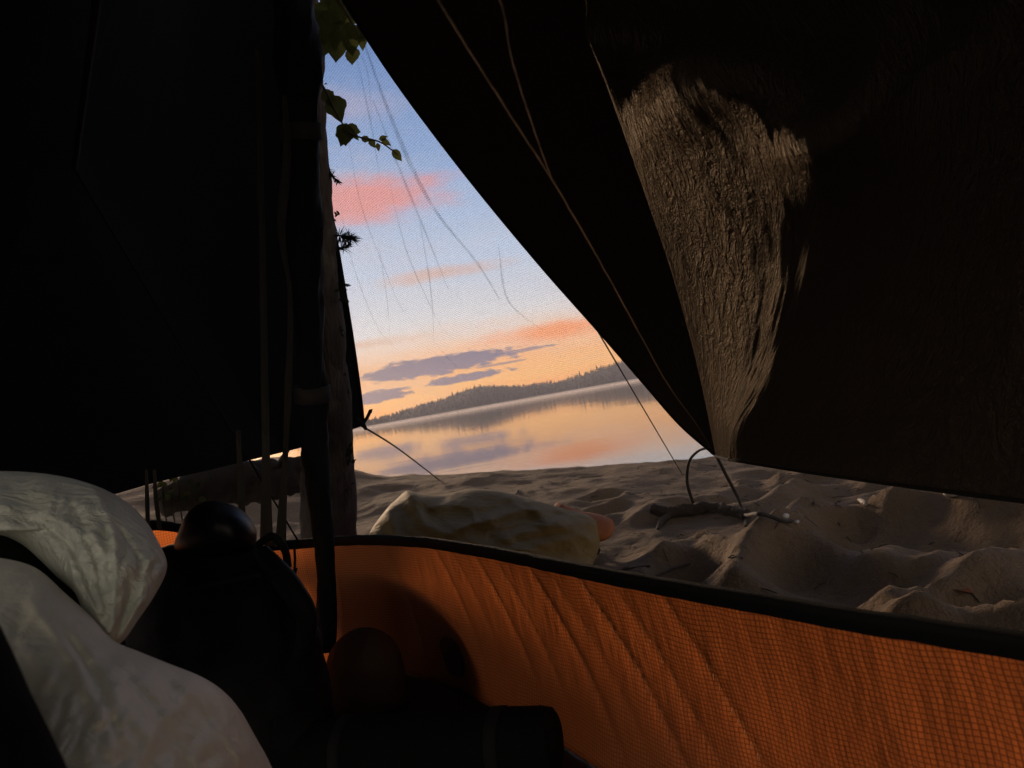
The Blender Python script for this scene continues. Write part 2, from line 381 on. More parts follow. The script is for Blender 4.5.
M = dict(
    sand=sand_mat(), water=water_mat(), tarp=tarp_mat(), tarp_shaded=shaded_tarp_mat(), orange=orange_mat(), net=net_mat('black_insect_netting', .0020, .105, .03),
    net_dense=net_mat('folded_insect_netting', .0019, .15, .03), bark=bark_mat(), leaf=leaf_mat('birch_leaf', (.055,.062,.018)), needle=leaf_mat('dark_needles', (.02,.028,.014)),
    hill=principled('forest_slope', (.030,.034,.028), .95, .1, var=.5, vscale=.02),
    webbing=principled('black_webbing', (.006,.006,.006), .8, .2, bump=(300,.4,.002)),
    strap=principled('grey_net_strap', (.06,.057,.048), .85, .2, bump=(120,.4,.003)),
    floor=principled('dark_tent_floor', (.012,.010,.009), .6, .3, bump=(25,.4,.01)),
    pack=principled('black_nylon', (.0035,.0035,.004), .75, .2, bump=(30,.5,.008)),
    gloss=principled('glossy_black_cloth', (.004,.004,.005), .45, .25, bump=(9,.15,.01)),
    foam=principled('black_foam', (.004,.004,.004), .9, .1, bump=(80,.4,.003)),
    rust=principled('brown_stuff_sack', (.03,.013,.006), .8, .3, bump=(22,.6,.01), var=.3),
    pale=satin_mat('pale_satin_nylon', (.74,.77,.65), 22, .9, .02), quilt=satin_mat('pale_brushed_nylon', (.76,.73,.59), 11, .45, .016),
    olive=satin_mat('olive_yellow_coated_cloth', (.23,.150,.038), 13, .7, .02, 0, .75), sackorange=satin_mat('orange_coated_cloth', (.36,.11,.025), 16, .8, .01, 0, .8),
    cord=principled('dark_cord', (.03,.026,.022), .8, .2, bump=(500,.6,.002)), guy=principled('tan_guyline', (.10,.075,.05), .8, .2),
    wood=principled('wet_driftwood', (.045,.033,.024), .9, .2, bump=(45,.9,.01), var=.5, vscale=20),
    palewood=principled('bleached_stick', (.45,.40,.33), .85, .2, bump=(60,.6,.004), var=.3, vscale=30),
    log=principled('weathered_log', (.020,.014,.010), .9, .2, bump=(14,.9,.02), var=.5, vscale=9),
    pebble=principled('pale_pebble', (.50,.47,.43), .7, .3, var=.25, vscale=40),
    plastic=principled('blue_white_plastic', (.30,.40,.55), .3, .5, var=.2), dryleaf=leaf_mat('dry_leaf', (.30,.11,.06)),
    slit_shade=principled('slit_shade_black', (.010,.012,.011), .8, .2, bump=(20,.4,.01)), plant=leaf_mat('yellow_green_leaf', (.025,.028,.009)),
)

# ------------------------------------------------------------------ ground
def crest_y(x): return 5.5 - .7 * max(-2.2, min(2.5, x)) + .3*math.sin(x*.6)
def crest_h(x): return .083 - .067 * max(-2.0, min(1.6, x)) + .26 * sm(-.95, -2.3, x)
def poly_dist(P, x, y):
    best = 9
    for (x0, y0), (x1, y1) in zip(P, P[1:]):
        dx, dy = x1-x0, y1-y0; tt = max(0, min(1, ((x-x0)*dx + (y-y0)*dy) / (dx*dx+dy*dy)))
        d = math.hypot(x-x0-dx*tt, y-y0-dy*tt)
        if d < best: best = d
    return best
def flat(px, py): p = at_z(px, py, 0.03); return (p.x, p.y)
RIDGES = [([flat(*q) for q in ((732,585), (760,548), (800,516), (860,507), (940,508), (1040,518))], .075, .075),
          ([flat(*q) for q in ((815,535), (850,556), (900,566), (935,560), (975,535))], .04, .05),
          ([flat(*q) for q in ((895,598), (950,580), (1000,555), (1015,545))], .055, .06),
          ([flat(*q) for q in ((640,575), (670,545), (705,535), (735,560))], .035, .05),
          ([flat(*q) for q in ((900,625), (950,603), (1024,610))], .05, .06),
          ([flat(*q) for q in ((640,520), (690,498), (740,505), (800,490))], .03, .06)]
BOWLS = [(flat(880,527), .26, .085), (flat(985,535), .24, .07), (flat(690,560), .17, .06), (flat(800,560), .2, .06), (flat(600,500), .13, .05), (flat(760,485), .2, .05),
         (flat(960,590), .16, .05), (flat(850,580), .18, .05)]
rnd = random.Random(5)
PRINTS = [(rnd.uniform(-1.6, 2.6), rnd.uniform(2.4, 6.0), rnd.uniform(.07, .17), rnd.uniform(.02, .055), rnd.uniform(0, 3.1)) for _ in range(95)]
def ground(x, y):
    cy, ch = crest_y(x), crest_h(x)
    if y < cy: h = ch * sm(1.9, cy, y) ** .9 if y > 1.9 else 0.0
    else:
        tt = (y - cy); h = ch - .62 * sm(0, 3.2, tt) - (0.06*(tt-3.2) if tt > 3.2 else 0)
        h = max(h, -4)
    if x < -6: h += .05 * min(30, (-6 - x))* (1 - sm(cy-1, cy+4, y))
    if -4 < x < 5 and .2 < y < 8.5:
        fade = sm(.2, 1.0, y) * (1 - sm(cy+.2, cy+1.2, y)) * sm(-4, -3.2, x) * (1 - sm(4, 5, x))
        d = fbm(x*1.7, y*1.7, 2.0, 3) * .030 + fbm(x*6, y*6, 5.0, 4) * .012 * (1-.55*sm(3, 4.5, y)) + .004*abs(fbm(x*17, y*17, 8.0, 3))
        for P, a, wd in RIDGES:
            q = poly_dist(P, x, y)
            if q < wd*3: d += a * (.55*math.exp(-(q/wd)**2) + .55*math.exp(-q/(wd*.8))) * (1 + .5*nz(x*4, y*4, 1))
        for (bx, by), rr, dp in BOWLS:
            q = math.hypot(x-bx, y-by) / rr
            if q < 2: d += -dp*math.exp(-(q*1.35)**2) + dp*.28*math.exp(-((q-1.05)/.28)**2)
        for fx, fy, rr, dp, an in PRINTS:
            dx, dy = x-fx, y-fy
            if abs(dx) < .4 and abs(dy) < .4:
                lx = (dx*math.cos(an) + dy*math.sin(an))/1.6; ly = -dx*math.sin(an) + dy*math.cos(an)
                q = math.hypot(lx, ly) / rr
                dp2 = dp*(1-.75*sm(3.2,4.6,fy)); 
                if q < 2: d += -dp2*math.exp(-(q*1.3)**2) + dp2*.45*math.exp(-((q-1.1)/.3)**2)
        # flatten under and close to the tent
        nd = x*.843 + y*.538
        fade *= sm(.70, .95, nd) if x > -.7 else sm(2.1, 2.5, y)
        h += d * fade
    return h
def hit(px, py, lift=0.0):
    d = ray(px, py); d = d / d.y; y = .8
    while y < 12:
        p = CAM + d*y
        if p.z < ground(p.x, p.y) + lift: return Vector((p.x, p.y, ground(p.x, p.y) + lift))
        y += .01
    return CAM + d*6
def axis(parts):
    o = []
    for a, b, s in parts:
        v = a
        while v < b - 1e-6: o.append(v); v += s
    o.append(parts[-1][1]); return o
xs = axis([(-160, -20, 20), (-20, -6, 2), (-6, -2.6, .2), (-2.6, 2.9, .024), (2.9, 6, .2), (6, 20, 2), (20, 160, 20)])
ys = axis([(-80, -10, 10), (-10, 1, .6), (1, 6.4, .024), (6.4, 10, .15), (10, 30, 2)])
V = [(x, y, ground(x, y)) for y in ys for x in xs]; nx = len(xs)
Fc = [(j*nx+i, j*nx+i+1, (j+1)*nx+i+1, (j+1)*nx+i) for j in range(len(ys)-1) for i in range(nx-1)]
o = mesh('beach_ground', V, Fc, M['sand']); o['kind'] = 'structure'

WZ = -.45
V = [(-2500, 3, WZ), (2500, 3, WZ), (2500, 2600, WZ), (-2500, 2600, WZ)]
o = mesh('lake_water', V, [(0, 1, 2, 3)], M['water'], smooth=False); o['kind'] = 'structure'

# far shore hills
PROF = [(-900, 20), (-500, 11), (-300, 8), (-200, 6), (-150, 6), (-113, 8), (-95, 11), (-63, 12), (-37, 17.5), (-12, 13.5), (20, 11), (48, 9.8), (68, 11.5), (98, 14), (113, 16), (160, 19), (250, 16), (400, 12), (900, 22)]
DH = 700.0
rows = []
NR = 14
us = [(-900 + 6*i) for i in range(301)]
def hill(u, k):
    top = (sum(interp(PROF, u + q*5) for q in range(-3, 4))/7 * 1.55 / F * DH) + WZ
    s = k / NR
    prof = math.sin(min(1, s*1.15) * math.pi/2) ** .8 if s < .87 else 1 - (s-.87)*3
    dist = DH - 150*math.exp(-((u+165)/60)**2) + 60*nz(u*.01, 3) + s*240
    z = WZ - .6 + (top + .6 - WZ - 4.0) * prof * (dist/DH if s > .3 else 1) + 1.2*fbm(u*.05, k*.5, 1)
    return Vector((u/F*dist, dist, z))
for k in range(NR+1): rows.append([hill(u, k) for u in us])
V, Fc = grid(rows); o = mesh('far_hills', V, Fc, M['hill']); o['kind'] = 'structure'
# conifers of the far wood: one mass
V, Fc = [], []
rf = random.Random(3)
for i in range(6500):
    u = rf.uniform(-420, 420); k = rf.uniform(.1, NR*.86)
    p = hill(u, k); h = rf.uniform(1.2, 4.0) * (1.6 if rf.random() < .05 else 1); r = h * rf.uniform(.16, .26)
    if u > 60 and u < 110: h *= 1.35
    b = len(V); n = 6
    for s in range(n): V.append(p + Vector((math.cos(s*6.283/n)*r*rf.uniform(.7, 1.2), math.sin(s*6.283/n)*r, h*.12)))
    for s in range(n): V.append(p + Vector((math.cos(s*6.283/n+.5)*r*.55, math.sin(s*6.283/n+.5)*r*.55, h*(.5 + .1*rf.random()))))
    V.append(p + Vector((rf.uniform(-.1, .1), 0, h)))
    for s in range(n):
        q = (s+1) % n; Fc += [(b+s, b+q, b+n+q, b+n+s), (b+n+s, b+n+q, b+2*n)]
o = mesh('far_forest', V, Fc, M['hill'], smooth=False)
tag(o, 'dark spruce forest covering the hills across the lake', 'forest', kind='stuff')

def volume_box(name, lo, hi, color, dens, aniso=.2):
    (a, b, c), (d, e, f) = lo, hi
    V = [(a,b,c), (d,b,c), (d,e,c), (a,e,c), (a,b,f), (d,b,f), (d,e,f), (a,e,f)]
    o = mesh(name, V, [(3,2,1,0), (4,5,6,7), (0,1,5,4), (1,2,6,5), (2,3,7,6), (3,0,4,7)], None, smooth=False)
    m, t, out = newmat(name + '_air'); p = t.add('ShaderNodeVolumePrincipled')
    p.inputs['Color'].default_value = color; p.inputs['Density'].default_value = dens; p.inputs['Anisotropy'].default_value = aniso
    t.l.new(p.outputs[0], out.inputs['Volume']); o.data.materials.append(m); o['kind'] = 'stuff'
    return o
tag(volume_box('haze', (-2600, -90, -6), (2600, 1100, 60), c4(.86,.86,1.0), .00040), 'thin pinkish evening haze over the lake and far hills', 'haze', kind='stuff')
tag(volume_box('lake_mist', (-900, 500, WZ+.05), (900, 548, WZ+1.6), c4(.98,.90,.88), .018), 'low white mist lying on the lake along the far shore', 'mist', kind='stuff')

tag(volume_box('lake_mist', (-700, 220, WZ+.05), (700, 495, WZ+.85), c4(1,.90,.86), .0045), 'thin veil of mist over the open water before the far shore', 'mist', kind='stuff')

# ------------------------------------------------------------------ inner tent
tent = empty('inner_tent', (0, .4, 0.0), 'black netting inner tent with translucent orange lower wall on the sand', 'tent')
TZ = .33
trim_px = [(300,544), (335,541), (370,540), (420,542), (470,549), (520,558), (560,566.5), (630,580), (700,593), (770,605), (850,619), (940,633), (1024,646)]
side = [at_z(a, b, TZ) for a, b in trim_px]
side += [side[-1] + (side[-1]-side[-4]) * 1.0, side[-1] + (side[-1]-side[-4]) * 2.6]
side = catmull(side, 160)
A = side[0]
foot = [A, A + Vector((-.10, -.035, .02)), Vector((-.80, 1.935, .395)), Vector((-.918, 1.853, .458)), Vector((-1.08, 1.74, .46)), Vector((-1.28, 1.6, .40))]
foot = catmull(foot, 40)
dirv = Vector((-.538, .843, 0)); nrm = Vector((.843, .538, 0))
loop = foot[::-1] + side[1:]
# cumulative length
L = [0]
for a, b in zip(loop, loop[1:]): L.append(L[-1] + (b-a).length)
ia = len(foot) - 1
outn = []
for i in range(len(loop)):
    tg = (loop[min(i+3, len(loop)-1)] - loop[max(i-3, 0)]); outn.append(Vector((-tg.y, tg.x, 0)).normalized() * (1 if True else 1))
for i in range(len(outn)):
    if outn[i].dot(loop[i] - Vector((-.4, .7, 0))) < 0: outn[i] = -outn[i]
NW = 26
creases = [(L[ia] + v, sl, am, wd) for v, sl, am, wd in ((.10,-.10,.006,.012), (.30,.35,.004,.010), (.52,.50,.007,.011), (.60,.55,.004,.012), (.70,.62,.007,.010), (.78,.7,.005,.010), (.90,.72,.007,.011), (.97,.78,.004,.013), (1.06,.75,.007,.011), (1.15,.7,.005,.015), (1.26,.6,.006,.016),
                                                         (-.06,-.35,.006,.01), (-.12,-.4,.006,.012), (.03,-.5,.005,.012))]
rows, uvs = [], []
cols = 900
def loop_at(s):
    import bisect
    j = min(len(L)-2, max(0, bisect.bisect(L, s) - 1)); tt = (s - L[j]) / (L[j+1]-L[j])
    return loop[j].lerp(loop[j+1], tt), outn[j].lerp(outn[j+1], tt)
for k in range(NW + 1):
    row = []; hfrac = k / NW
    for c in range(cols):
        s = L[-1] * c / (cols-1); p, n_ = loop_at(s)
        z = lerp(.012, p.z, hfrac)
        d = 0.0
        for s0, sl, am, wd in creases:
            q = (s - s0 - sl * (p.z - z)) / wd
            if abs(q) < 3: d += .65*am * math.exp(-abs(q)*1.3) * sm(0, .12, 1.02-hfrac)
        d += .010*nz(s*5, z*6, 3) * (1-hfrac) + .05*math.sin(hfrac*math.pi) * .35
        row.append(Vector((p.x, p.y, z)) + n_ * d); uvs.append((s, z + .1*nz(s*2, 1)*0))
    rows.append(row)
V, Fc = grid(rows); solid(mesh('wall', V, Fc, M['orange'], tent, uv=uvs), .0003)
bpy.data.objects['wall']['label'] = 'translucent orange ripstop lower wall glowing from outside light'
# trim band: flat webbing with a zip ridge
rows = []
for i, p in enumerate(loop):
    n_ = outn[i]; wv = .0012*nz(i*.35, 4) ; th = .005
    pr = [(-th, -.011), (-th, .0), (-th-.004, .004), (-th, .010), (0, .0125), (th, .010), (th, -.011), (0, -.013)]
    rows.append([p + n_*(a + wv) + Vector((0, 0, b + wv*.8)) for a, b in pr])
V, Fc = grid(rows, True); mesh('wall_trim', V, Fc, M['webbing'], tent)
# floor
flo = [loop_at(L[-1]*c/80)[0] for c in range(81)]
far = [p + Vector((0, 0, 0)) for p in flo]
V = [Vector((p.x, p.y, .010)) for p in flo] + [Vector((-1.28-.0, 1.6, .010)) + (-dirv)*2.3 * (1) , ]
mid = Vector((-.25, .3, .010)); V.append(mid)
Fc = [(i, i+1, len(V)-1) for i in range(len(V)-2)] + [(len(V)-2, 0, len(V)-1)]
mesh('floor', V, Fc, M['floor'], tent, smooth=False)
# netting
RF = Vector((-.80, 1.55, 1.22)); RH = RF - dirv * 2.3
def net_rows(base, t0, t1, n=24):
    rows, uvs = [], []
    acc = 0; m = len(base)
    for k in range(n+1):
        row = []
        for i, p in enumerate(base):
            tp = t0.lerp(t1, i/(m-1)); q = p.lerp(tp, k/n)
            bul = .018*math.sin(k/n*math.pi) * math.sin(i/(m-1)*math.pi)
            q = q + nrm * (bul + .006*fbm(i*.06, k*.10, 2) * math.sin(k/n*math.pi)); row.append(q)
        rows.append(row)
    ref = (base[-1]-base[0]).normalized()
    for r in rows:
        for q in r: uvs.append(((q-base[0]).dot(ref), q.z * 1.13))
    return rows, uvs
srows, suv = net_rows(side, RF, RH)
V, Fc = grid(srows); mesh('netting', V, Fc, M['net'], tent, uv=suv)
frows, fuv = net_rows(foot, RF, RF + Vector((-.06, -.03, 0)))
V, Fc = grid(frows); o = mesh('netting', V, Fc, M['net'], tent, uv=fuv)
# net plane for things lying on it
NP0 = side[20]; NPn = (side[140]-side[20]).cross(RF.lerp(RH, .4)-side[20]).normalized()
def on_net(px, py, off=.006):
    d = ray(px, py); s = (NP0 - CAM).dot(NPn) / d.dot(NPn); return CAM + d*(s - off*3)
V, Fc, uv2 = [], [], []
for P, wd in (([(362,30), (384,105), (412,170), (440,215), (475,262), (500,300)], .010), ([(344,110), (358,200), (384,270), (405,315), (440,342)], .003), ([(392,190), (408,255), (440,322), (452,338)], .0035),
              ([(437,344), (450,360), (463,376)], .0022), ([(338,200), (352,262), (380,330), (410,360)], .003), ([(356,60), (372,130), (380,180)], .004), ([(420,215), (432,290), (436,345)], .004), ([(376,240), (386,300), (392,345)], .003), ([(500,245), (508,300), (540,330)], .005), ([(352,40), (366,70), (372,120)], .0025),
              ([(372,100), (398,165), (428,235), (450,290)], .006)):
    rib = ribbon([on_net(a + 5*nz(b*.05, a*.01), b) for a, b in P], [(0, wd*.3), (.4, wd), (1, wd*.25)], dirv*.9 + Vector((0,0,.1)))
    b0 = len(V); V += rib[0]; Fc += [tuple(b0+i for i in f) for f in rib[1]]
for v in V: uv2.append(((v-side[0]).dot(dirv), v.z*1.2))
mesh('net_tuck', V, Fc, M['net_dense'], tent, uv=uv2)
# corner seam up to the ridge end, ridge tape
tube('corner_seam', [A, A.lerp(RF, .5), RF], .0025, M['webbing'], tent, 6)
tube('ridge_seam', [RF, RF.lerp(RH, .5), RH], .006, M['webbing'], tent, 6)
# rolled back door netting hanging at the corner
P = [at(288,-70,1.55), at(296,60,1.62), at(304,200,1.70), at(310,350,1.78), at(317,470,1.84), at(324,545,1.82), at(327,600,1.80), at(326,652,1.78)]
tube('rolled_door', P, [.040, .042, .040, .036, .032, .030, .022, .020], M['webbing'], tent, 20, 90, jag=.35, seed=4)
for q in ((.25, .047), (.62, .043)):
    i = int(q[0]*89); c = catmull(P, 90)
    tube('door_tie', [c[i-1], c[i], c[i+1]], q[1], M['strap'], bpy.data.objects['rolled_door'], 18)
# hanging straps of net
sx = Vector((.97, 0, -.17))
for P, w_ in (([(258,50,1.6), (261,200,1.68), (264,350,1.75), (266,470,1.8), (266,546,1.86)], [(0,.012), (.6,.016), (.85,.020), (1,.034)]),
              ([(284,95,1.55), (287,160,1.6), (281,230,1.65), (290,300,1.7), (287,420,1.78), (280,547,1.88)], [(0,.010), (.2,.022), (.35,.008), (.6,.016), (.8,.012), (1,.028)]),
              ([(238,430,1.85), (240,470,1.86), (243,540,1.88)], [(0,.012), (1,.018)]),
              ([(146,470,1.80), (147,500,1.82), (148,530,1.84)], [(0,.006), (1,.008)]), ([(154,470,1.80), (156,500,1.82), (160,530,1.84)], [(0,.006), (1,.009)])):
    V, Fc = ribbon([at(*q) for q in P], w_, sx)
    for i, v in enumerate(V): V[i] = v + Vector((0, .006*((i % 4) in (1, 2)) + .006*nz(v.z*9, i % 4), 0))
    solid(mesh('net_strap', V, Fc, M['strap'], tent), .002)
# toggle on a short cord below the trim
tg_ = tube('toggle_cord', [at(294,543,1.90), at(295,560,1.89), at(294,575,1.885)], .0035, M['webbing'], tent, 6, 12)
tube('toggle', [at(296,568,1.885), at(291,582,1.885), at(287,592,1.885)], [.004, .009, .006], M['webbing'], tg_, 10, 10)

# ------------------------------------------------------------------ tarp shelter
shelter = empty('tarp_shelter', (0, .8, 0.0), 'dark olive tarp pitched over the tent, its door side pulled open', 'tarp')
def W(*a): return Vector(a)
NVS = 150
lines = [
    [at(711,452,2.90), at(680,425,2.80), at(645,385,2.68), at(600,333,2.52), at(540,265,2.32), at(470,180,2.06), at(400,87,1.80), at(345,2,1.60), at(310,-60,1.45), W(-.42,1.25,1.70)],
    [at(714,454,2.91), at(697,425,2.78), at(668,385,2.66), at(640,335,2.52), at(600,262,2.32), at(552,180,2.06), at(492,87,1.80), at(440,4,1.58), at(405,-60,1.42), W(-.30,1.10,1.68)],
    [at(717,456,2.92), at(711,425,2.84), at(703,385,2.74), at(692,340,2.62), at(672,270,2.4), at(650,205,2.16), at(615,105,1.82), at(588,35,1.58), at(560,-40,1.38), W(-.22,1.0,1.66)],
    [at(716,456,2.8), at(710,425,2.42), at(702,385,2.2), at(691,340,2.02), at(671,270,1.78), at(649,205,1.53), at(614,105,1.16), at(587,35,0.98), at(559,-40,1.2), W(-.20,.95,1.66)],
    [at(727,459,2.4), at(728,428,2.06), at(738,395,1.86), at(750,355,1.68), at(760,290,1.45), at(760,225,1.25), at(736,140,0.99), at(696,66,0.87), at(690,-20,1.2), W(-.14,.80,1.65)],
    [at(740,461,2.22), at(747,430,1.88), at(772,390,1.66), at(796,335,1.49), at(826,260,1.25), at(845,195,1.1), at(842,155,0.93), at(832,122,0.84), at(812,0,1.2), W(-.09,.65,1.64)],
    [at(830,475,1.95), at(850,430,1.72), at(870,390,1.58), at(885,330,1.48), at(905,250,1.33), at(920,180,1.2), at(925,120,1.12), at(925,70,1.1), at(920,-30,1.15), W(-.05,.50,1.63)],
    [at(1040,503,1.5), at(1045,440,1.46), at(1050,380,1.42), at(1055,310,1.36), at(1060,230,1.28), at(1065,160,1.2), at(1065,90,1.12), at(1060,30,1.05), at(1050,-60,0.95), W(0,.35,1.62)],
    [W(1.05,.6,.26), W(1.03,.58,.40), W(.99,.57,.53), W(.95,.55,.66), W(.86,.5,.85), W(.76,.45,1.0), W(.62,.4,1.15), W(.48,.35,1.28), W(.30,.28,1.42), W(.03,.2,1.61)],
    [W(1.10,-.5,.15), W(1.07,-.5,.33), W(1.02,-.5,.48), W(.96,-.5,.62), W(.86,-.5,.82), W(.76,-.5,1.0), W(.62,-.5,1.15), W(.48,-.5,1.28), W(.30,-.5,1.42), W(.05,-.5,1.60)],
]
dens = [catmull(l, NVS) for l in lines]
NU = 260
cols_ = []
# fold lines stay crisp: linear between L0..L2, soft elsewhere
for j in range(NVS):
    P = [dens[k][j] for k in range(len(dens))]
    row = []
    for i in range(NU):
        uu = i/(NU-1)*(len(P)-1); k = min(int(uu), len(P)-2); tt = uu-k
        if k < 3: q = P[k].lerp(P[k+1], tt)
        else:
            p0, p1, p2, p3 = P[max(k-1, 3)], P[k], P[k+1], P[min(k+2, len(P)-1)]
            q = .5*((2*p1) + (p2-p0)*tt + (2*p0-5*p1+4*p2-p3)*tt*tt + (3*p1-p0-3*p2+p3)*tt**3)
        wr = 0
        if uu > 3:
            a = sm(3, 3.3, uu) * (1 - sm(5.2, 6.5, uu)*.6)
            wr = a * (.010*(abs(nz(uu*9 + j*.073, j*.06, 1)) - .25) + .007*(abs(nz(uu*21 + j*.09, j*.11, 4)) - .2) + .020*nz(uu*3.0 + j*.02, j*.035, 7))
            q = q + (CAM - q).normalized() * wr * (1 - .75*sm(4.3, 5.2, uu))
        else:
            q = q + (CAM - q).normalized() * (.010*math.sin(min(1, uu)*math.pi) * 0 + .006*nz(uu*3, j*.06, 9)*sm(0, .25, uu))
        row.append(q)
    cols_.append(row)
V, Fc = grid(cols_); uvs = [(i/(NU-1)*(len(lines)-1)*.22, j/(NVS-1)*1.6) for j in range(NVS) for i in range(NU)]
solid(mesh('door_panel', V, Fc, M['tarp'], shelter, uv=uvs), .0012)
# seams: raised tapes
def seam(P, rad, name='seam'):
    Q = catmull([at(a, b, y) for a, b, y in P], 60)
    tube(name, Q, [rad*.5, rad, rad, rad*.7], M['tarp_shaded'] if 0 else M['seamtape'], shelter, 8)
M['seamtape'] = principled('seam_tape', (.20,.17,.14), .5, .5, bump=(60,.6,.004))
# hem tape
hem = [cols_[0][i] for i in range(NU)]
tube('hem', hem, .006, M['tarp_shaded'], shelter, 8)
edge = [cols_[j][0] for j in range(NVS)]
tube('door_edge', edge, .0045, M['tarp_shaded'], shelter, 8)
# left panel
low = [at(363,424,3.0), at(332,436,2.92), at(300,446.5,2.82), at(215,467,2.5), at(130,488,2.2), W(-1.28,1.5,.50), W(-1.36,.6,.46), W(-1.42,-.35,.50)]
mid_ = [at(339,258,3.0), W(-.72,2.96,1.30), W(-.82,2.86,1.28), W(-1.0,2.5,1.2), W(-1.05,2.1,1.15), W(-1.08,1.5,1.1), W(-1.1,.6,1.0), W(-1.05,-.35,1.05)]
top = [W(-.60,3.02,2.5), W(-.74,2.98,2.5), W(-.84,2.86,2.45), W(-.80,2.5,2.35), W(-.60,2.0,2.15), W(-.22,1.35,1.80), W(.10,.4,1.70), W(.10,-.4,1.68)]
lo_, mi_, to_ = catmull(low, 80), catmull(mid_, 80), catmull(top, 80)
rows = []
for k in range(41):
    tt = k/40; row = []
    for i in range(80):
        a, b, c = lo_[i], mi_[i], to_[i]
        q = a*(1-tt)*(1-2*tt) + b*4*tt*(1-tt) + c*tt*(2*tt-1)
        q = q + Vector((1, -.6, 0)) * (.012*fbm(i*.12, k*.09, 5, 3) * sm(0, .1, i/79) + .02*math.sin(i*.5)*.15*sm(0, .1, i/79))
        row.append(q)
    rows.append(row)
V, Fc = grid(rows); solid(mesh('side_panel', V, Fc, M['tarp_shaded'], shelter), .0015)
tube('hem', rows[0], .005, M['tarp_shaded'], shelter, 8)
tube('door_edge', [r[0] for r in rows], .008, M['tarp_shaded'], shelter, 8)
tube('corner_loop', [at(363,424,3.0), at(368,416,3.0), at(371,409,3.0), at(370,413,3.0)], .007, M['webbing'], shelter, 8, 12)
tube('corner_tab', [at(356,418,2.995), at(364,426,3.0), at(366,430,3.0)], [.012, .012, .006], M['webbing'], shelter, 8, 10)

# guylines and cords
e = hit(441, 478)
tag(tube('guy_line', [at(362,426,3.0), at(400,450,3.0).lerp(at(400,450,e.y*.5+1.5), 1), e + Vector((0,0,-.03))], .0045, M['guy'], None, 6, 24), 'thin tan guyline running from the hanging flap corner by the tree to the sand', 'guyline')
e = hit(682, 472)
tag(tube('guy_line', [at(584,308,2.47), at(684,475,e.y) + Vector((0,0,-.02))], .003, M['guy'], None, 6, 20), 'long taut guyline slanting from the middle of the open tarp edge down to sand', 'guyline')
sb = hit(695, 506)
tag(tube('cord_loop', [at(712,452,2.90), at(706,448.5,2.95), at(697,452,3.0), at(689,462,3.05), at(687,480,3.1), at(690,494,3.13), sb + Vector((0,0,-.02))], [.004, .005, .006, .007, .007, .008, .011], M['cord'], None, 10, 50), 'stiff dark cord arching in a loop from the tarp corner to the sand', 'cord')
sb2 = hit(740, 500)
tag(tube('cord', [at(716,455,2.90), at(726,475,2.95), at(738,498,3.0), hit(744,514, .01), hit(757,514,.012), hit(770,517,.012), hit(782,522,.008), hit(792,524,.0)], .0065, M['cord'], None, 8, 50), 'dark cord dropping from the tarp corner and lying across the stick end', 'cord')

# ------------------------------------------------------------------ driftwood and litter on the sand
a, b, c, d = hit(652,513), hit(672,517), hit(710,512), hit(748,519)
st = empty('driftwood_stick', a, 'dark wet driftwood stick half buried under the arched cord', 'stick')
st_t = Vector((0, 0, .012))
tube('branch', [a + st_t*1.2, a.lerp(b, .6) + st_t, b + st_t, c + st_t, d + st_t], [.018, .024, .022, .026, .020], M['wood'], st, 14, 60, jag=.5, seed=1)
tube('side_twig', [b + st_t, hit(662,526) + Vector((0,0,.012)), hit(658,530)], [.012, .014, .006], M['wood'], st, 8, 16, jag=.4)
tube('side_twig', [d + st_t, hit(747,522), hit(746,527)], [.012, .010, .006], M['wood'], st, 8, 12, jag=.4)
def stick(px0, px1, r, mat, label, lift=.006):
    a, b = hit(*px0, lift), hit(*px1, lift)
    return tag(tube('driftwood_stick', [a, a.lerp(b, .5) + Vector((0,0,.004)), b], [r*.7, r, r*.6], M[mat], None, 8, 14, jag=.4, seed=px0[0]*.1), label, 'stick', 'small sticks on the sand')
stick((859,500), (866,508), .008, 'palewood', 'pale bleached stick standing out in the dark sand hollow at right')
stick((600,577), (650,566), .006, 'wood', 'thin dark twig on the sand right of the yellow sack')
stick((655,578), (690,566), .005, 'wood', 'thin crooked twig on the sand in front of the first ridge')
stick((515,497), (519,490), .006, 'wood', 'tiny upright twig poking from the beach crest')
def pebble(px, py, r, label, mat='pebble', cat='pebble', nm='pebble'):
    c = hit(px, py, r*.4); rows = []
    for i in range(9):
        th = math.pi*i/8; row = []
        for j in range(12):
            ph = 2*math.pi*j/12; d = Vector((math.sin(th)*math.cos(ph), math.sin(th)*math.sin(ph), math.cos(th)*.65))
            row.append(c + d*r*(1 + .25*nz(d.x*1.6+px, d.y*1.6, d.z*1.6)))
        rows.append(row)
    V, Fc = grid(rows, True); return tag(mesh(nm, V, Fc, M[mat]), label, cat, 'pale pebbles and scraps on the sand')
pebble(786, 519, .013, 'pale pebble beside the end of the dark cord')
pebble(797, 523, .009, 'small white pebble just right of the cord end')
pebble(953, 492, .03, 'pale stone under the tarp hem at the far right')
V, Fc = [], []
rl = random.Random(21)
for _ in range(520):
    x, y = rl.uniform(-.6, 2.4), rl.uniform(1.7, 5.0)
    if x*.843 + y*.538 < 1.0: continue
    a = rl.uniform(0, 6.28); l = rl.uniform(.012, .045); p = Vector((x, y, 0)); q = p + Vector((math.cos(a)*l, math.sin(a)*l, 0))
    p.z = ground(p.x, p.y) + .002; q.z = ground(q.x, q.y) + rl.uniform(.002, .008)
    tube_geo([p, p.lerp(q, .5) + Vector((0, 0, .002)), q], rl.uniform(.0008, .0022), 4, V, Fc)
tag(mesh('pine_litter', V, Fc, M['wood']), 'scattered pine needles and bark bits on the sand', 'litter', kind='stuff')
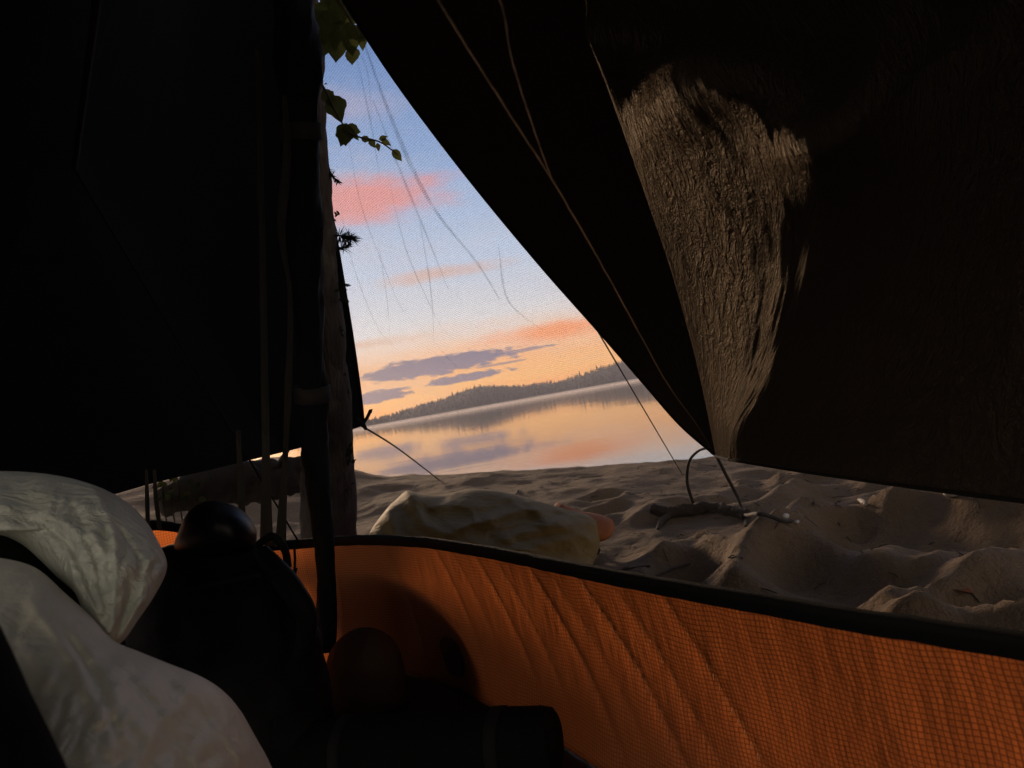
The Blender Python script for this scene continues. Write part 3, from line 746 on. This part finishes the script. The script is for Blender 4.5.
# dry leaf
c = hit(975, 596, .012)
def leaf_geo(c, ax, sd, nn, ln, wd, V, Fc, curl=.12):
    b = len(V); prof = [(0, .02), (.06, .18), (.13, .33), (.21, .44), (.30, .50), (.40, .50), (.50, .45), (.60, .37), (.70, .28), (.80, .18), (.90, .08), (1, .0)]
    for tt, w_ in prof:
        ce = c + ax*(tt*ln) + nn*(-curl*ln*(tt-.4)**2)
        jw = w_*wd*2*(.5) * random.uniform(.9, 1.1)
        V += [ce - sd*jw + nn*jw*.25, ce, ce + sd*jw + nn*jw*.25]
    for i in range(len(prof)-1):
        o = b + i*3
        Fc += [(o, o+1, o+4, o+3), (o+1, o+2, o+5, o+4)]
V, Fc = [], []
leaf_geo(c, Vector((-.8,.3,.25)).normalized(), Vector((.3,.9,.1)).normalized(), Vector((0,0,1)), .06, .04, V, Fc)
solid(tag(mesh('dry_leaf', V, Fc, M['dryleaf']), 'reddish dry leaf on the near sand ridge at right', 'leaf'), .0006)

# yellow sack lying beyond the wall
def blob(name, outline, center, Yfn, tf, tb, mat, parent=None, n=120, rings=26, wr=None, zmin=None, e=1.0):
    O = catmull([Vector((a, b, 0)) for a, b in outline], n, True); C = Vector((center[0], center[1], 0))
    rowsF, rowsB = [], []
    for i in range(rings+1):
        ph = i/rings*math.pi/2; rr = max(.002, math.sin(ph)); cc = max(0.0, math.cos(ph)) ** e; rf_, rb_ = [], []
        for q in O:
            p = C + (q-C)*rr
            dsp = wr(p.x, p.y, rr) if wr else 0
            y0 = Yfn(p.x, p.y)
            vf = at(p.x, p.y, y0 - tf*cc - dsp*(1 if i < rings else 0)); vb = at(p.x, p.y, y0 + tb*cc)
            if zmin is not None:
                vf.z = max(vf.z, zmin + .002*cc); vb.z = max(vb.z, zmin)
            rf_.append(vf); rb_.append(vb)
        rowsF.append(rf_); rowsB.append(rb_)
    rows = rowsF + rowsB[-2::-1]
    V, Fc = grid(rows, True)
    m_ = n; Fc.append(tuple(range(m_))[::-1]); Fc.append(tuple(range(len(V)-m_, len(V))))
    return mesh(name, V, Fc, mat, parent)

sack = empty('dry_sack', (-.1, 2.45, .0), 'crumpled olive yellow sack lying on the sand behind the orange wall', 'sack')
def crumple(x, y, sx, sy, seed):
    d, p = noise.voronoi(Vector((x*sx + .35*nz(x*sx, y*sy, seed), y*sy, seed)))
    return math.exp(-(d[1]-d[0])*5.0)*.75 + (noise.cell(p[0]*7.3) * .35)*0 - d[0]*.8
def fold_lines(px, py, FL):
    s = 0
    for P, am, wd in FL:
        q = poly_dist(P, px, py)
        if q < wd*4: s += am*math.exp(-(q/wd)**1.5)
    return s
SFL = [([(408,492), (425,525), (445,533), (490,520)], .035, 9), ([(490,520), (530,506), (560,525), (590,540)], .040, 9), ([(470,489), (520,498), (560,505)], .02, 8), ([(388,512), (395,535), (400,560)], .03, 9),
       ([(408,492), (440,505), (480,508)], .025, 9), ([(500,535), (540,560), (560,580)], .025, 10), ([(430,550), (470,540), (520,560)], .018, 9), ([(535,512), (550,530), (575,545)], .02, 6)]
blob('body', [(366,540), (385,511), (398,498), (407,490.5), (416,492.5), (440,495), (470,489), (500,491), (535,500), (562,508), (592,517), (600,532), (594,562), (560,620), (480,640), (400,620), (362,575)], (480,545),
     lambda x, y: 2.62 + (x-400)*.0012 - (y-520)*.0058, .20, .22, M['olive'], sack, 170, 40, lambda x, y, r: 1.5*fold_lines(x, y, SFL) + .036*crumple(x, y, .021, .045, 3.3) + .010*crumple(x, y, .055, .09, 8.1) + .045*(abs(nz(x*.018 + y*.03, y*.045, 9)) - .2) + .012*(abs(nz(x*.05, y*.08 + x*.02, 19)) - .2), .0, .8)
nk = blob('neck', [(556,503), (566,505), (580,511), (598,514), (613,521), (612,535), (600,542), (584,541), (566,534), (552,518)], (584,526), lambda x, y: 2.76 - (y-520)*.005, .075, .05, M['sackorange'], sack, 50, 10, lambda x, y, r: .03*(abs(nz(x*.08, y*.08))-.2))
tube('buckle', [at(589,534,2.78), at(594,545,2.77), at(598,552,2.77), at(592,549,2.78)], [.010, .014, .012, .008], M['webbing'], nk, 8, 14)
tube('strap', [at(590,545,2.78), at(580,560,2.75), at(570,575,2.72)], .008, M['webbing'], sack, 6, 14)

def wall_y(px, py):
    d = ray(px, py); return .60 / (d.x*.843 + d.y*.538)
ob = empty('shadow_bag', at(420, 640, 1.9), 'unseen dark bag added outside the orange wall to cast a shadow on it', 'bag')
blob('body', [(354,560), (372,556), (398,568), (430,592), (462,628), (486,668), (500,710), (505,760), (470,790), (420,760), (385,700), (366,640), (356,595)], (425,675), lambda x, y: wall_y(x, y)*1.15 + .13, .085, .10, M['pack'], ob, 80, 18, lambda x, y, r: .01*nz(x*.03, y*.03), .0, .6)  # added bag, hidden from view, placed to shade the orange wall

# ------------------------------------------------------------------ tree
tree = empty('birch_tree', (-.55, 2.6, 0), 'rough barked tree trunk between tent and hanging tarp flap', 'tree')
TY = 2.6
P = [at(285,-420,TY), at(288,-150,TY), at(297,0,TY), at(304,120,TY), at(313,240,TY), at(322,350,TY), at(328,450,TY), at(330,540,TY)]
g0 = P[-1]; P.append(Vector((g0.x + .01, TY, .05))); P.append(Vector((g0.x+.012, TY, -.05)))
tube('trunk', P, [.055, .060, .066, .070, .072, .074, .076, .080, .092, .11], M['bark'], tree, 40, 190, jag=.16, seed=2)
# lichen and bark flakes along the silhouette
for (px, py, cnt, sp) in ((349,452,60,9), (347,438,14,7), (346,290,16,7), (345,298,10,4), (352,462,20,6), (341,330,6,8), (347,400,6,10), (349,490,10,12), (349,520,14,12), (322,90,4,8), (334,215,6,9), (350,370,4,10)):
    V, Fc = [], []
    for _ in range(cnt):
        c = at(px + random.gauss(-2, sp*.28), py + random.gauss(0, sp*.40), TY - random.uniform(0, .05))
        ax = Vector((random.uniform(-1,1), random.uniform(-1,1), random.uniform(-1,1))).normalized(); sd_ = ax.orthogonal().normalized()
        leaf_geo(c, ax, sd_, ax.cross(sd_), random.uniform(.008,.022), random.uniform(.008,.02), V, Fc)
    mesh('lichen', V, Fc, M['needle'], tree)
# needle sprigs
def sprig(c, tip, cnt, ln):
    V, Fc = tube_geo([c, c.lerp(tip, .5), tip], .003, 5)
    for _ in range(cnt):
        p = c.lerp(tip, random.uniform(.2, 1)); ax = ((tip-c).normalized()*.7 + Vector((random.gauss(0,.6), random.gauss(0,.6), random.gauss(0,.5)))).normalized()
        sd_ = ax.orthogonal().normalized(); leaf_geo(p, ax, sd_, ax.cross(sd_), ln*random.uniform(.6,1.1), .004, V, Fc, .05)
    return mesh('twig', V, Fc, M['needle'], tree)
sprig(at(335,235,TY), at(352,238,TY-.05), 150, .045); sprig(at(338,250,TY), at(348,246,TY), 60, .035)
sprig(at(322,165,TY), at(338,182,TY), 60, .03); sprig(at(338,283,TY), at(347,285,TY), 24, .018)
# leafy twigs hanging over the opening
LY = 2.25
tw = [at(300,60,2.5), at(322,85,LY), at(334,108,LY), at(347,130,LY), at(362,138,LY), at(380,142,LY), at(398,155,LY)]
tube('twig', tw, [.010, .006, .005, .004, .003, .0025, .002], M['bark'], tree, 6, 50)
tw2 = [at(290,-60,2.5), at(325,-20,LY), at(345,10,LY), at(362,40,LY)]
tube('twig', tw2, [.012, .007, .004, .002], M['bark'], tree, 6, 30)
def leaf(px, py, ang, ln, wd, Y=LY, tilt=.3):
    V, Fc = [], []
    ax = (rgt*math.cos(ang) - upv*math.sin(ang) + fwd*random.uniform(-tilt, tilt)).normalized()
    nn = (fwd + upv*random.uniform(-tilt, tilt) + rgt*random.uniform(-tilt, tilt)); sd_ = ax.cross(nn).normalized(); nn = sd_.cross(ax).normalized()
    leaf_geo(at(px, py, Y) - ax*ln*.45, ax, sd_, nn, ln, wd, V, Fc)
    o = mesh('leaf', V, Fc, M['leaf'], tree); return o
k = LY/F
for px, py, an, l_, w_ in ((336,108,1.2,30,22), (329,98,1.0,22,14), (344,134,1.9,24,20), (352,130,.3,18,16), (345,136,1.5,20,18), (366,139,.3,12,7), (372,143,1.0,12,7), (383,138,-.3,10,6), (386,142,.6,12,7), (378,147,1.4,9,5), (397,155,.9,15,9), (356,137,.9,9,5),
                           (330,30,1.3,42,34), (340,22,1.0,40,32), (350,38,1.4,36,26), (328,12,.6,36,30), (345,8,.4,34,24), (336,45,1.6,32,28), (322,45,1.7,30,24), (352,55,1.5,22,16), (359,34,.9,22,16), (362,42,1.5,16,10), (318,25,1.2,36,30), (333,-6,.7,40,30), (356,18,.7,22,14)):
    leaf(px, py, an, l_*k, w_*k)

# ------------------------------------------------------------------ things beyond the raised left hem
lg = empty('fallen_log', hit(235,500), 'brown weathered log lying beyond the raised tarp hem at left', 'log')
a, b = at(160,505,3.1), at(312,474,3.5)
tube('log_body', [a, a.lerp(b, .3) + Vector((0,0,.03)), a.lerp(b, .7) + Vector((0,0,.015)), b], [.05, .085, .09, .075], M['log'], lg, 24, 60, jag=.25, seed=8)
tube('branch_stub', [a.lerp(b, .75) + Vector((0,0,.05)), at(285,455,3.2), at(289,448,3.2)], [.02, .014, .008], M['log'], lg, 8, 12, jag=.3)
bt = empty('plastic_bottle', at(250,470,3.6), 'small blue white bottle lying on the bank beyond the log', 'bottle')
tube('bottle_body', [at(247,470,3.6), at(250,467,3.6), at(254,464,3.6), at(256,463,3.6)], [.018, .024, .024, .010], M['plastic'], bt, 14, 16)
tube('bottle_cap', [at(256,463,3.6), at(258,462,3.6)], .010, M['webbing'], bt, 10)
V, Fc = [], []
pl = at(168,494,2.9)
for _ in range(26):
    c = at(random.uniform(150,200), random.uniform(478,500), random.uniform(2.8,3.1)); ax = Vector((random.uniform(-1,1), random.uniform(-1,1), random.uniform(-.3,.9))).normalized(); sd_ = ax.orthogonal().normalized()
    leaf_geo(c, ax, sd_, ax.cross(sd_), random.uniform(.03,.05), random.uniform(.018,.03), V, Fc)
for q in range(6):
    c = at(155 + q*8, 500, 2.95); tube_geo([Vector((c.x, c.y, ground(c.x, c.y) - .02)), c, c + Vector((.01, 0, .05))], .003, 5, V, Fc)
tag(mesh('seedling', V, Fc, M['plant']), 'low yellow green seedlings at the left end of the log', 'plant')

# ------------------------------------------------------------------ gear in the tent
ZF = .014
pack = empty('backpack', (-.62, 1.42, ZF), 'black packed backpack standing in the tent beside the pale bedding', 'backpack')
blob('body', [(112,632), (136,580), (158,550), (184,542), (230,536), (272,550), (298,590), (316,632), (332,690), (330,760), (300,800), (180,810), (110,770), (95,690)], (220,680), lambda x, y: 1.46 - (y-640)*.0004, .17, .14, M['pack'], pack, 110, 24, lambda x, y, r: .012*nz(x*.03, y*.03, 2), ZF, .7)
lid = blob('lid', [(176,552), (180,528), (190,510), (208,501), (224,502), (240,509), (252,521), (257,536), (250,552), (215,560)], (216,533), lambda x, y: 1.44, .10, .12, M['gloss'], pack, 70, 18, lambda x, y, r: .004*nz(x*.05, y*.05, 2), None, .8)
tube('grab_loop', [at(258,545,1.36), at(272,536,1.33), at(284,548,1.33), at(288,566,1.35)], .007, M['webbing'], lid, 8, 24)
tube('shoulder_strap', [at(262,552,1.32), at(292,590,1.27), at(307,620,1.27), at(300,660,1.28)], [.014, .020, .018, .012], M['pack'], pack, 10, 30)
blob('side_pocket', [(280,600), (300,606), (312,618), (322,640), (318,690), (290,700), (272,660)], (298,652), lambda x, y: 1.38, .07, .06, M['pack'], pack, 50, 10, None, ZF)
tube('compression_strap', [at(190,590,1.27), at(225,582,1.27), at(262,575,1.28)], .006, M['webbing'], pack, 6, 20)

m_ = empty('rolled_mat', (-.25, 1.2, ZF), 'black rolled mat lying on the tent floor against the orange wall', 'sleeping mat')
ya = at_z(556, 742, ZF+.055); yb = at_z(330, 752, ZF+.055); yb = ya + (yb-ya).normalized()*.5
V, Fc = tube_geo([ya + Vector((.0,0,0)), ya.lerp(yb, .012), ya.lerp(yb, .05)] + [ya.lerp(yb, .05 + .95*i/20) for i in range(1, 21)], [.044, .052, .055] + [.055]*20, 28, jag=.05)
mesh('roll', V, Fc, M['foam'], m_)
for q in (.18, .72):
    c = ya.lerp(yb, q); tube('mat_strap', [c + (yb-ya)*.02, c, c - (yb-ya)*.02], (.0575), M['webbing'], m_, 24)

ss = empty('stuff_sack', (-.42, 1.66, ZF), 'small round brown stuff sack leaning in the shaded tent corner', 'stuff sack')
blob('body', [(326,690), (327,660), (338,640), (358,628), (380,630), (398,646), (406,680), (404,720), (365,740), (330,725)], (366,685), lambda x, y: 1.66, .09, .09, M['rust'], ss, 70, 18, lambda x, y, r: .006*nz(x*.06, y*.03), ZF, .8)

# bedding
gx, gy = 112, 650
PFL = [([(0,548), (40,558), (75,585), (108,640)], .018, 7), ([(95,490), (112,520), (118,560), (112,640)], .016, 7), ([(112,520), (128,540), (140,560)], -.010, 3), ([(0,505), (50,515), (95,540), (112,560)], .014, 10), ([(40,520), (70,545), (100,590)], -.010, 6),
       ([(150,560), (140,600), (120,640)], .010, 5), ([(0,490), (60,497), (110,515)], .008, 8), ([(130,580), (126,610), (116,640)], -.008, 4)]
def pillow_wr(x, y, r):
    an = math.atan2(y-gy, x-gx); ds = math.hypot(x-gx, y-gy)
    return fold_lines(x, y, PFL) + .022*(abs(nz(an*5, ds*.008, 1)) - .2) * sm(10, 60, ds) + .010*(abs(nz(x*.030 + y*.02, y*.045, 6)) - .2) + .007*(abs(nz(x*.07, y*.06 + x*.03, 8)) - .2)
pil = empty('sleeping_bag', at(-40,600,1.0), 'pale satin sleeping bag bunched up above the grey quilt at left', 'sleeping bag')
blob('shell', [(113,644), (98,628), (82,608), (74,592), (58,578), (40,560), (18,542), (-10,534), (-80,536), (-160,530), (-170,495), (-90,474), (0,471), (60,476), (108,491), (140,514), (160,545), (167,568), (155,595), (138,620), (124,640)], (60,528),
           lambda x, y: .98 - (y-520)*.0012, .15, .14, M['pale'], pil, 220, 60, pillow_wr, None, .75)
blob('slit_shade', [(-200,520), (-60,500), (40,520), (100,560), (125,640), (120,700), (20,720), (-150,720), (-230,620)], (0,610), lambda x, y: 1.12, .10, .06, M['slit_shade'], pil, 80, 14, None, ZF)  # dark blob behind the slit, standing in for the shade there
QFL = [([(40,590), (90,650), (140,705), (190,790)], .020, 22), ([(95,670), (118,720), (132,790)], .010, 9), ([(112,690), (150,740), (175,800)], .007, 8),
       ([(112,642), (165,690), (215,745), (240,790)], .010, 12), ([(180,672), (172,678), (168,686)], -.004, 3), ([(186,736), (194,732), (196,742)], .005, 3),
       ([(150,660), (200,700), (240,760)], .008, 5), ([(70,640), (105,690), (125,760)], -.012, 6), ([(120,660), (160,700), (200,770)], .009, 6), ([(30,600), (75,660), (100,720)], .010, 9), ([(20,640), (70,700), (100,790)], .012, 24)]
qu = blob('quilt', [(-60,548), (-10,556), (34,567), (66,594), (92,617), (113,640), (140,652), (170,664), (200,676), (222,690), (240,710), (256,738), (272,768), (300,840), (280,960), (120,1000), (-120,960), (-220,800), (-180,620)], (60,760),
          lambda x, y: .80 - (y-600)*.0009 + max(0, x-110)*.0009, .14, .22, M['quilt'], None, 220, 60, lambda x, y, r: fold_lines(x, y, QFL) + .006*nz(x*.02, y*.02, 3) + .012*(abs(nz(x*.035+y*.022, y*.012 - x*.01, 5)) - .2) + .006*(abs(nz(x*.08+y*.05, y*.03, 15)) - .2), ZF, .8)
tag(qu, 'pale grey brushed quilt heaped in the lower left foreground', 'quilt')
jk = blob('jacket', [(-200,560), (-60,585), (-10,612), (12,650), (30,690), (52,735), (75,790), (100,900), (-100,1000), (-260,800)], (-80,780), lambda x, y: .42, .07, .07, M['foam'], None, 90, 18, lambda x, y, r: .006*nz(x*.02, y*.02, 3))
tag(jk, 'black blurred jacket fold at the near lower left edge', 'jacket')
